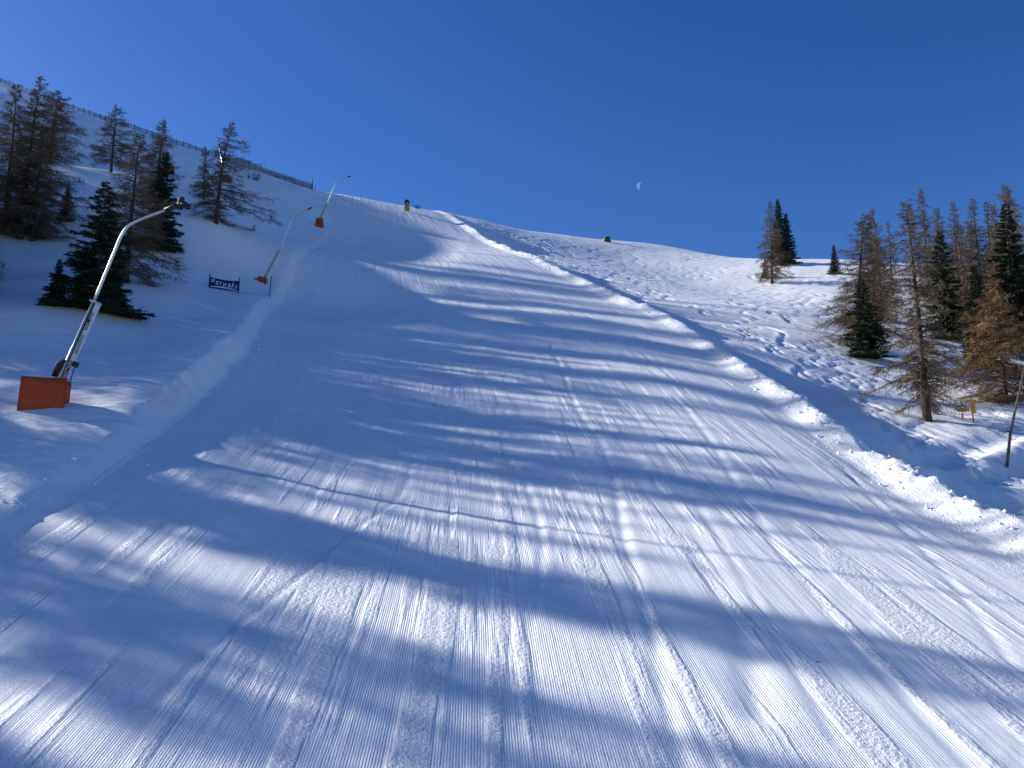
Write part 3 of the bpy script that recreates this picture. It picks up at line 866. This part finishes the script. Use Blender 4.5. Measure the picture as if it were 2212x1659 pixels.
# ---- third lance, near the crest
r3, p3, P3 = far_lance([(689, 474), (707, 439), (713, 424), (724, 399), (731, 391), (740, 386), (751, 382), (758, 380)], 'smallest bent snow lance, its tip above the skyline', .085, (690, 490), 1)
m3 = thing('protective_mat', 'upright orange mat round the lance near the crest', 'mat', p3, 0, 'orange mats round the lances')
mat_shell(1.5, height_to(p3, 472), 1.1, .3, .04, 5).build('padding', M['orange'], m3, True)
b = MB(); b.tube([Vector((-.6, -.7, .0)), Vector((-.35, -.62, 1.2))], .07, 6); b.build('strap', M['black'], m3)
# ---- lance half hidden by the solitary larch, and a mat higher up
p4 = hit(489, 395)
r4 = thing('snow_lance', 'pale straight lance pole half hidden behind the solitary larch', 'snow lance', p4, 0, GLN)
P4 = [q - p4 for q in frame_pts([(488, 385), (474, 318)], p4.y)]
b = MB(); b.tube([P4[0] + Vector((0, 0, -.5)), P4[1]], .14, 8); b.build('pole', M['steel'], r4, True)
b = MB(); b.tube([P4[1], P4[1] + (P4[1] - P4[0]).normalized() * .7], .17, 8); b.build('nozzle_head', M['black'], r4)
m4 = thing('protective_mat', 'small orange mat behind the solitary larch', 'mat', p4, 0, 'orange mats round the lances')
mat_shell(1.6, height_to(p4, 380), 1.1, .1, .04, 6).build('padding', M['orange'], m4, True)
p5 = hit(369, 374)
m5 = thing('protective_mat', 'tiny dull orange mat right of the double-stemmed larch on the upper left slope', 'mat', p5, 0, 'orange mats round the lances')
mat_shell(1.2, height_to(p5, 358), 1.0, .3, .04, 8).build('padding', M['orange_in'], m5, True)

# ------------------------------------------------------------------ banner
def px(x, y): return (500 + x / 8.508) * .864, (620 + y / 8.508) * .864
bl, brr = hit(*px(180, 885)), hit(*px(820, 960))
Yb = (bl.y + brr.y) / 2
def bp(x, y): return Vector(at(*px(x, y), Yb))
org = Vector((bl.x, Yb, g1(bl.x, Yb)))
bn = thing('banner', 'dark blue banner with mirrored white lettering between two poles', 'banner', org)
for x0, y0, x1, y1 in ((208, 553, 182, 905), (843, 623, 818, 975)):
    b = MB(); b.tube([bp(x1, y1) - org, bp(x0, y0) - org], .045, 8); b.build('pole', M['navy'], bn)
V, F = [], []
NX = 16
for i in range(NX + 1):
    s = i / NX
    t0 = bp(205 + 632 * s, 606 + 96 * s + 22 * math.sin(math.pi * s)) - org
    t1 = bp(192 + 632 * s, 842 + 92 * s - 6 * math.sin(math.pi * s)) - org
    bow = Vector((0, .12 * math.sin(math.pi * s), 0))
    V += [t0 + bow, t1 + bow, t0 + bow + Vector((0, .02, 0)), t1 + bow + Vector((0, .02, 0))]
for i in range(NX):
    k = 4 * i
    F += [(k, k + 4, k + 5, k + 1), (k + 2, k + 3, k + 7, k + 6), (k, k + 2, k + 6, k + 4), (k + 1, k + 5, k + 7, k + 3)]
cloth = obj('cloth', mesh_from('cloth', V, F, M['blue']), bn)
pxm = (bp(300, 700) - bp(200, 700)).length / 100
def letter(ch, cx, cy, hh, tilt, wid=1.0):
    s = (cx - 205) / 632
    bow = .12 * math.sin(math.pi * max(0, min(1, s)))
    lettering('lettering', ch, hh * pxm * 1.25, M['white'], cloth, bp(cx, cy) - org + Vector((0, bow - .012, 0)), (math.pi / 2, tilt, 0), 0, True, .009, wid, .002)
for ch, cx, cy, hh, wd in (('N', 272, 690, 105, .8), ('E', 358, 742, 92, .95), ('T', 430, 756, 88, .9), ('N', 512, 778, 92, .8), ('R', 607, 798, 98, .85), ('Ä', 690, 802, 108, .85), ('K', 768, 826, 104, .72)):
    letter(ch, cx, cy, hh, .1, wd)
b = MB()
for i in range(10):
    s0, s1 = i / 10, (i + 1) / 10
    def q(s, e): 
        return bp(235 + 560 * s, 815 + 95 * s * s + e) - org + Vector((0, .12 * math.sin(math.pi * (.05 + .88 * s)) - .014, 0))
    th = 9 * math.sin(math.pi * min(1, .15 + .8 * s0)) + 4
    b.add([q(s0, -th), q(s1, -th), q(s1, th), q(s0, th)], [(0, 1, 2, 3)])
b.build('underline_stroke', M['white'], cloth)
gp = hit(*px(1478, 1010)); g_o = Vector((gp.x, Yb, g1(gp.x, Yb)))
gt = thing('gate_pole', 'single dark pole right of the blue banner, tied to it by a cord', 'pole', g_o)
b = MB(); b.tube([Vector(bp(1478, 1012)) - g_o + Vector((0, 0, -.15)), bp(1518, 603) - g_o], .045, 8); b.build('pole', M['navy'], gt)
b = MB(); b.tube([bp(1505, 738) - g_o, bp(1190, 729) - g_o, bp(845, 706) - g_o], .012, 5); b.build('cord', M['navy'], gt)
b = MB(); b.tube([bp(1480, 1000) - g_o, bp(1150, 985) - g_o, bp(835, 958) - g_o], .012, 5); b.build('lower_cord', M['navy'], gt)

# ------------------------------------------------------------------ ridge fence
def ridge_point(u):
    ys_ = np.arange(140, 260, .5)
    a = (u - UC) / FOC
    X = np.zeros_like(ys_)
    for _ in range(4):
        z = ground(X, ys_, False); X = a * (ys_ * CP + z * SP)
    pv = project(X, ys_, z)[1]
    i = int(pv.argmin()); return X[i], ys_[i]
us = np.linspace(-30, 672, 30)
rp = np.array([ridge_point(u) for u in us])
cx_, cy_ = np.polyfit(us, rp[:, 0], 4), np.polyfit(us, rp[:, 1], 4)
path = []
u = -30.0
while u < 672:
    path.append(u); u += 9 + 8 * (u / 672 if u > 0 else 0)
path.append(672)
pts = []
for u in path:
    x, y_ = float(np.polyval(cx_, u)), float(np.polyval(cy_, u)) - 1.0
    pts.append(Vector((x, y_, g1(x, y_))))
f0 = pts[-1].copy()
fence = thing('ridge_fence', 'long weathered wooden snow fence along the left skyline', 'fence', f0)
for i, p in enumerate(pts):
    hh = 1.3 + .2 * math.sin(i * 2.3) + (1.0 if i == len(pts) - 1 else 0) * 1.2
    b = MB(); b.box(Vector((0, 0, hh / 2 - .3)), (.17, .17, hh + .6))
    o = b.build('post', M['grey_wood'], fence); o.location = p - f0; o.rotation_euler = (.04 * math.sin(i * 1.7), .06 * math.sin(i * 3.1), .4)
for k in range(3):
    b = MB()
    for i in range(len(pts) - 1):
        a_, c_ = pts[i] - f0, pts[i + 1] - f0
        z = .25 + .38 * k
        d_ = c_ - a_
        n_ = Vector((-d_.y, d_.x, 0)).normalized() * .12
        w_ = Vector((0, 0, .1))
        zz = Vector((0, 0, z + .04 * math.sin(i * 1.9 + k)))
        q = [a_ + zz - w_ - n_, c_ + zz - w_ - n_, c_ + zz + w_ - n_, a_ + zz + w_ - n_]
        q += [v + n_.normalized() * .04 for v in q]
        b.add(q, [(0, 1, 2, 3), (7, 6, 5, 4), (3, 2, 6, 7), (0, 4, 5, 1)])
    b.build('rail', M['grey_wood'], fence)
b = MB()
i0 = len(pts) - 14
for i in range(i0, len(pts) - 1):
    a_, c_ = pts[i] - f0, pts[i + 1] - f0
    d_ = c_ - a_; n_ = Vector((-d_.y, d_.x, 0)).normalized() * .2
    for k in range(12):
        z_ = Vector((0, 0, .05 + .13 * k)); w_ = Vector((0, 0, .05))
        b.add([a_ + z_ - n_, c_ + z_ - n_, c_ + z_ + w_ - n_, a_ + z_ + w_ - n_], [(0, 1, 2, 3)])
    for k in range(12):
        q_ = a_ + d_ * (k / 12); w_ = d_.normalized() * .05
        b.add([q_ + Vector((0, 0, .05)) - n_ * 1.02, q_ + w_ + Vector((0, 0, .05)) - n_ * 1.02, q_ + w_ + Vector((0, 0, 1.5)) - n_ * 1.02, q_ + Vector((0, 0, 1.5)) - n_ * 1.02], [(0, 1, 2, 3)])
b.build('netting', M['net'], fence)
b = MB(); b.tube([pts[-4] - f0 + Vector((0, -.4, 1.3)), pts[-6] - f0 + Vector((.4, -1.6, -.3)), pts[-6] - f0 + Vector((-.4, -1.7, .1))], .08, 6); b.build('fallen_brace', M['grey_wood'], fence)
q = hit(681, 412)
mk = thing('marker_pole', 'thin grey stake just right of the ridge fence end', 'pole', q)
b = MB(); b.tube([(0, 0, -.3), (.02, 0, 1.5)], .05, 6); b.build('pole', M['grey_wood'], mk)

# ------------------------------------------------------------------ marker poles along the bank
for (u0, v0, u1, v1, lab) in ((1022, 473, 1021, 458, 'pale red marker pole on the skyline above the bank'), (1090, 516, 1092, 495, 'red marker pole at the upper end of the snow bank'),
                              (1235, 571, 1236, 555, 'red marker pole beside the middle of the snow bank'), (1602, 745, 1617, 706, 'leaning thin red marker pole beside the lower snow bank')):
    p = hit(u0, v0)
    h_ = height_to(p, v1)
    t = thing('marker_pole', lab, 'pole', p, 0, 'red poles marking the piste edge')
    dx = at(u1, v1, p.y)[0] - p.x
    b = MB(); b.tube([(-dx * .15, 0, -.3), (dx, 0, h_)], .04 if p.y > 120 else .03, 6); b.build('pole', M['red'], t)
    b = MB(); b.tube([(dx * .8, 0, h_ * .8), (dx * .97, 0, h_ * .96)], .05 if p.y > 120 else .038, 6); b.build('band', M['sign_orange'], t)

# ------------------------------------------------------------------ fan gun and shrub on the crest
p = hit(879, 456)
s = height_to(p, 434) / 2.0
fg = thing('snow_cannon', 'yellow and black fan snow cannon standing on the crest', 'snow cannon', p)
fg.scale = (s, s, s)
b = MB(); b.tube([(0, -.52, 1.55), (0, -.42, 1.6), (0, .5, 1.66)], [.47, .5, .38], 20, False)
b.tube([(0, -.5, 1.55), (0, .48, 1.64)], [.40, .3], 20, False); b.build('fan_housing', M['black'], fg, True)
b = MB(); b.tube([(0, -.45, 1.56), (0, .3, 1.6)], [.12, .1], 10); b.build('fan_hub', M['steel'], fg, True)
for k in range(6):
    a_ = k * 1.047
    b = MB(); b.box((.24 * math.cos(a_), -.3, 1.57 + .24 * math.sin(a_)), (.34, .03, .11), Matrix.Rotation(-a_, 3, 'Y')); b.build('fan_blade', M['black'], fg)
b = MB(); b.box((0, 0, .62), (.86, .8, .85)); b.box((0, 0, 1.08), (.5, .6, .14)); b.build('body', M['yellow'], fg)
b = MB(); b.box((0, -.43, .62), (.1, .06, .7)); b.box((.4, -.42, .45), (.1, .06, .5)); b.build('trim', M['black'], fg)
for a_ in (-.9, .9, 3.14):
    b = MB(); b.tube([(0, 0, .35), (.75 * math.sin(a_), -.75 * math.cos(a_), -.15)], .06, 6); b.build('leg', M['yellow'], fg)

def shrub(p, h, label, n, mat, seed, spread=.8, group='small shrubs poking out of the snow'):
    rng = np.random.default_rng(seed)
    t = thing('shrub', label, 'shrub', p, 0, group)
    b = MB(); T0, T1 = [], []
    for i in range(n):
        a_ = rng.uniform(0, 6.28); r_ = rng.uniform(.2, 1) * spread * h
        e = np.array([math.cos(a_) * r_, math.sin(a_) * r_, h * rng.uniform(.45, 1)])
        s0 = np.array([e[0] * .25, e[1] * .25, -.1])
        m_ = (s0 + e) / 2 + rng.normal(size=3) * .06 * h
        b.tube([tuple(s0), tuple(m_), tuple(e)], [.012 + .012 * h, .01 + .008 * h, .006], 4, False)
        k = 14
        f = rng.uniform(.3, 1, k)[:, None]
        bs = s0 + (e - s0) * f
        T0.append(bs); T1.append(bs + rng.normal(size=(k, 3)) * .16 * h + np.array([0, 0, .08 * h]))
    b.build('stems', M['branch'], t)
    V = ribbons(np.concatenate(T0), np.concatenate(T1), .02 + .01 * h, .01, rng)
    obj('twigs', mesh_from('twigs', V, quads(len(V)), mat), t)
    return t
p = hit(901, 451); shrub(p, height_to(p, 443), 'low dark bush on the skyline just right of the snow cannon', 26, M['needle'], 3, 1.1)
p = hit(553, 389); shrub(p, height_to(p, 371), 'bare bush below the ridge fence', 16, M['twig'], 4, .7)
p = hit(536, 384); shrub(p, height_to(p, 372), 'smaller bare bush left of the bush below the ridge fence', 9, M['twig'], 5, .6)
p = hit(549, 500); shrub(p, height_to(p, 482), 'lone dry sapling twig on the left slope between larch and lance', 4, M['twig'], 6, .25)
p = hit(6, 580); shrub(p, height_to(p, 562), 'dry twig in the snow at the left edge below the big larches', 4, M['twig'], 7, .3)
p = hit(200, 318); shrub(p, height_to(p, 308), 'dry tuft on the upper slope between the left larches', 8, M['twig'], 8, .9)
p = hit(1815, 700); shrub(p, height_to(p, 662), 'pale dry tuft left of the dense brown larch', 12, M['twig'], 9, .5)

# ------------------------------------------------------------------ machine on the right skyline
p = hit(1311, 523)
s = (at(1319, 520, p.y)[0] - at(1302, 520, p.y)[0]) / 2.3
mc = thing('snow_vehicle', 'small green and orange machine on the right skyline', 'vehicle', p)
mc.scale = (s, s, s)
b = MB(); b.box((.2, 0, .75), (1.25, 1.3, .95)); b.build('body', M['green'], mc)
b = MB(); b.box((.2, 0, 1.32), (1.35, 1.4, .2)); b.build('roof', M['black'], mc)
b = MB(); b.box((.2, -.66, .95), (.95, .03, .45)); b.build('window', M['ink'], mc)
b = MB(); b.tube([(-.72, -.35, .15), (-.78, -.35, .6), (-.66, -.35, 1.05)], [.34, .36, .18], 10); b.build('side_cover', M['sign_orange'], mc, True)
for x in (-.35, .95):
    b = MB(); b.box((x, 0, .18), (.34, 1.5, .42)); b.build('track', M['black'], mc)
b = MB(); b.tube([(.95, -.5, .2), (1.1, -.5, .85)], .1, 6); b.build('lever', M['white'], mc)

# ------------------------------------------------------------------ signs on the right
p = hit(2080, 905)
sg = thing('signpost', 'signpost with yellow arrow board and grey plate at the right', 'signpost', p)
h_ = height_to(p, 864)
b = MB(); b.tube([(0, 0, -.3), (-.03, 0, h_)], .04, 8); b.build('pole', M['steel'], sg, True)
b = MB(); b.tube([(.0, 0, -.05), (0, 0, .38)], .055, 8); b.build('red_sleeve', M['red'], sg, True)
kx = p.y / FOC
b = MB(); hz = height_to(p, 886); w2 = 15 * kx; e_ = .11
V = [(-w2 - .02, -.06, hz), (-w2 + .12, -.06, hz + e_), (w2, -.06, hz + e_), (w2, -.06, hz - e_), (-w2 + .12, -.06, hz - e_)]
V += [(x, y + .03, z) for (x, y, z) in V]
b.add(V, [(0, 4, 3, 2, 1), (5, 6, 7, 8, 9), (0, 1, 6, 5), (1, 2, 7, 6), (2, 3, 8, 7), (3, 4, 9, 8), (4, 0, 5, 9)]); b.build('arrow_board', M['yellow'], sg)
b = MB(); hz = height_to(p, 872)
b.add([(-.12, -.06, hz - .24), (.14, -.06, hz - .24), (.05, -.06, hz + .32), (-.14, -.06, hz + .22)] + [(-.12, -.03, hz - .24), (.14, -.03, hz - .24), (.05, -.03, hz + .32), (-.14, -.03, hz + .22)], [(0, 1, 2, 3), (7, 6, 5, 4), (0, 4, 5, 1), (1, 5, 6, 2), (2, 6, 7, 3), (3, 7, 4, 0)])
b.build('plate', M['grey_plate'], sg)
p = hit(2103, 912)
s2 = thing('warning_sign', 'orange sign board on a red pole beside the signpost', 'sign', p)
b = MB(); b.tube([(0, 0, -.3), (0, 0, height_to(p, 868))], .05, 8); b.build('pole', M['red'], s2, True)
h0, h1 = height_to(p, 893), height_to(p, 867)
b = MB(); b.box((0, -.07, (h0 + h1) / 2), (10.5 * kx, .03, h1 - h0)); b.build('board', M['sign_orange'], s2)
b = MB(); b.box((.09, -.09, h0 + .2), (.22, .02, .34)); b.build('yellow_notice', M['yellow'], s2)
# dead stem leaning at the right edge
p = hit(2175, 1012)
ds = thing('dead_stem', 'leaning bare dead stem at the right edge below the wood', 'tree', p)
Q = [q - p for q in frame_pts([(2174, 1018), (2182, 940), (2192, 890), (2206, 830), (2216, 775)], p.y)]
b = MB(); b.tube(Q, [.1, .085, .07, .05, .025], 8); b.build('trunk', M['grey_wood'], ds, True)
rng = random.Random(4)
for k in range(9):
    t = rng.uniform(.1, .95); i = min(int(t * 4), 3); q = Q[i].lerp(Q[i + 1], t * 4 - i)
    a_ = rng.choice([-1, 1]); l_ = rng.uniform(.3, 1.1)
    b = MB(); b.tube([q, q + Vector((a_ * l_ * .6, rng.uniform(-.3, .3), rng.uniform(-.2, .15))), q + Vector((a_ * l_, rng.uniform(-.5, .5), rng.uniform(-.45, .05)))], [.028, .02, .008], 5); b.build('branch', M['branch'], ds)
# small stick on the piste
p = hit(1768, 1432, fine=True)
st_ = thing('twig', 'tiny dark twig lying on the groomed snow', 'twig', p + Vector((0, 0, .01)))
b = MB(); b.tube([(-.07, .04, .0), (0, 0, .02), (.08, -.03, .01)], [.008, .01, .006], 5); b.build('stick', M['branch'], st_)

# ------------------------------------------------------------------ moon
D = 9000.0
mc_ = Vector(at(1384, 402, D))
rm = 9.6 / FOC * D
mat, n, l, pr = nodes_of('moon_glow')
em = n.new('ShaderNodeEmission')  # emission stands in for sunlight on the moon and the sky before it
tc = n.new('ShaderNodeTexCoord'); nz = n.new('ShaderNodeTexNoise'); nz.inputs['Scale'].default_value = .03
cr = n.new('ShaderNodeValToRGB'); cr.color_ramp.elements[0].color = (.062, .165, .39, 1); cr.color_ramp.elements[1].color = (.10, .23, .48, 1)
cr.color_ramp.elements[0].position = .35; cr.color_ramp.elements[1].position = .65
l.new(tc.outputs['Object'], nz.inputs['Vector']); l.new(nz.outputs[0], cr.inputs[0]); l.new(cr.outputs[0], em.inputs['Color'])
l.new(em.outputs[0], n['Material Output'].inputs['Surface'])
# only the sunlit cap of the globe shows by day
sd = SUN_DIR
axis = Vector((.25, 0, 1)).normalized()
to_cam = (-mc_).normalized()
right = axis.cross(to_cam).normalized() * -1     # towards picture left
right = -right if right.x > 0 else right
fwd = to_cam
V, F = [], []
NA, NL = 24, 10
for j in range(NL + 1):
    lon = math.radians(90 - 76 * j / NL)        # from the lit limb in to the terminator
    for i in range(NA + 1):
        la = -math.pi / 2 + math.pi * i / NA
        V.append((right * math.sin(lon) + fwd * math.cos(lon)) * math.cos(la) * rm + axis * math.sin(la) * rm)
for j in range(NL):
    for i in range(NA):
        k = j * (NA + 1) + i
        F.append((k, k + 1, k + NA + 2, k + NA + 1))
moon = obj('moon', mesh_from('moon', V, F, mat, True))
moon.location = mc_
tag(moon, 'pale half moon in the clear blue sky', 'moon')

# ------------------------------------------------------------------ clods of snow thrown up along the edges
rng = np.random.default_rng(8)
N = 900
yy = 14 + (rng.uniform(0, 1, N) ** 1.6) * 125
off = np.where(rng.uniform(0, 1, N) < .72, rng.normal(-.5, .6, N), rng.normal(-1.5, .7, N))
xx = xr(yy) + off
lft = rng.uniform(0, 1, N) < .12
xx = np.where(lft, xl(yy) + rng.normal(.3, .7, N), xx)
zz = ground(xx, yy)
oct_ = np.array([(1, 0, 0), (-1, 0, 0), (0, 1, 0), (0, -1, 0), (0, 0, 1), (0, 0, -1), (.6, .6, .55), (-.6, .6, .5), (.6, -.6, .5), (-.6, -.6, .55)])
FO = [(0, 6, 8), (6, 0, 2), (6, 4, 8), (4, 6, 7), (7, 6, 2), (7, 2, 1), (9, 7, 1), (4, 7, 9), (8, 4, 9), (8, 9, 3), (8, 3, 0), (9, 1, 3), (0, 5, 2), (2, 5, 1), (1, 5, 3), (3, 5, 0)]
sz = (.025 + .07 * rng.uniform(0, 1, N) ** 3) * (1 + yy * .004)
V = oct_[None] * sz[:, None, None] * (1 + .35 * rng.normal(size=(N, 10, 3)).clip(-1, 1)) * rng.uniform(.6, 1.25, (N, 1, 3))
V = V + np.stack([xx, yy, zz + sz * .15], -1)[:, None]
F = (np.array(FO)[None] + (np.arange(N) * 10)[:, None, None]).reshape(-1, 3)
cl = obj('snow_clods', mesh_from('snow_clods', V.reshape(-1, 3), F, M['snow']))
tag(cl, 'loose clods of snow scattered along the thrown-up piste edges', 'snow', None, 'stuff')
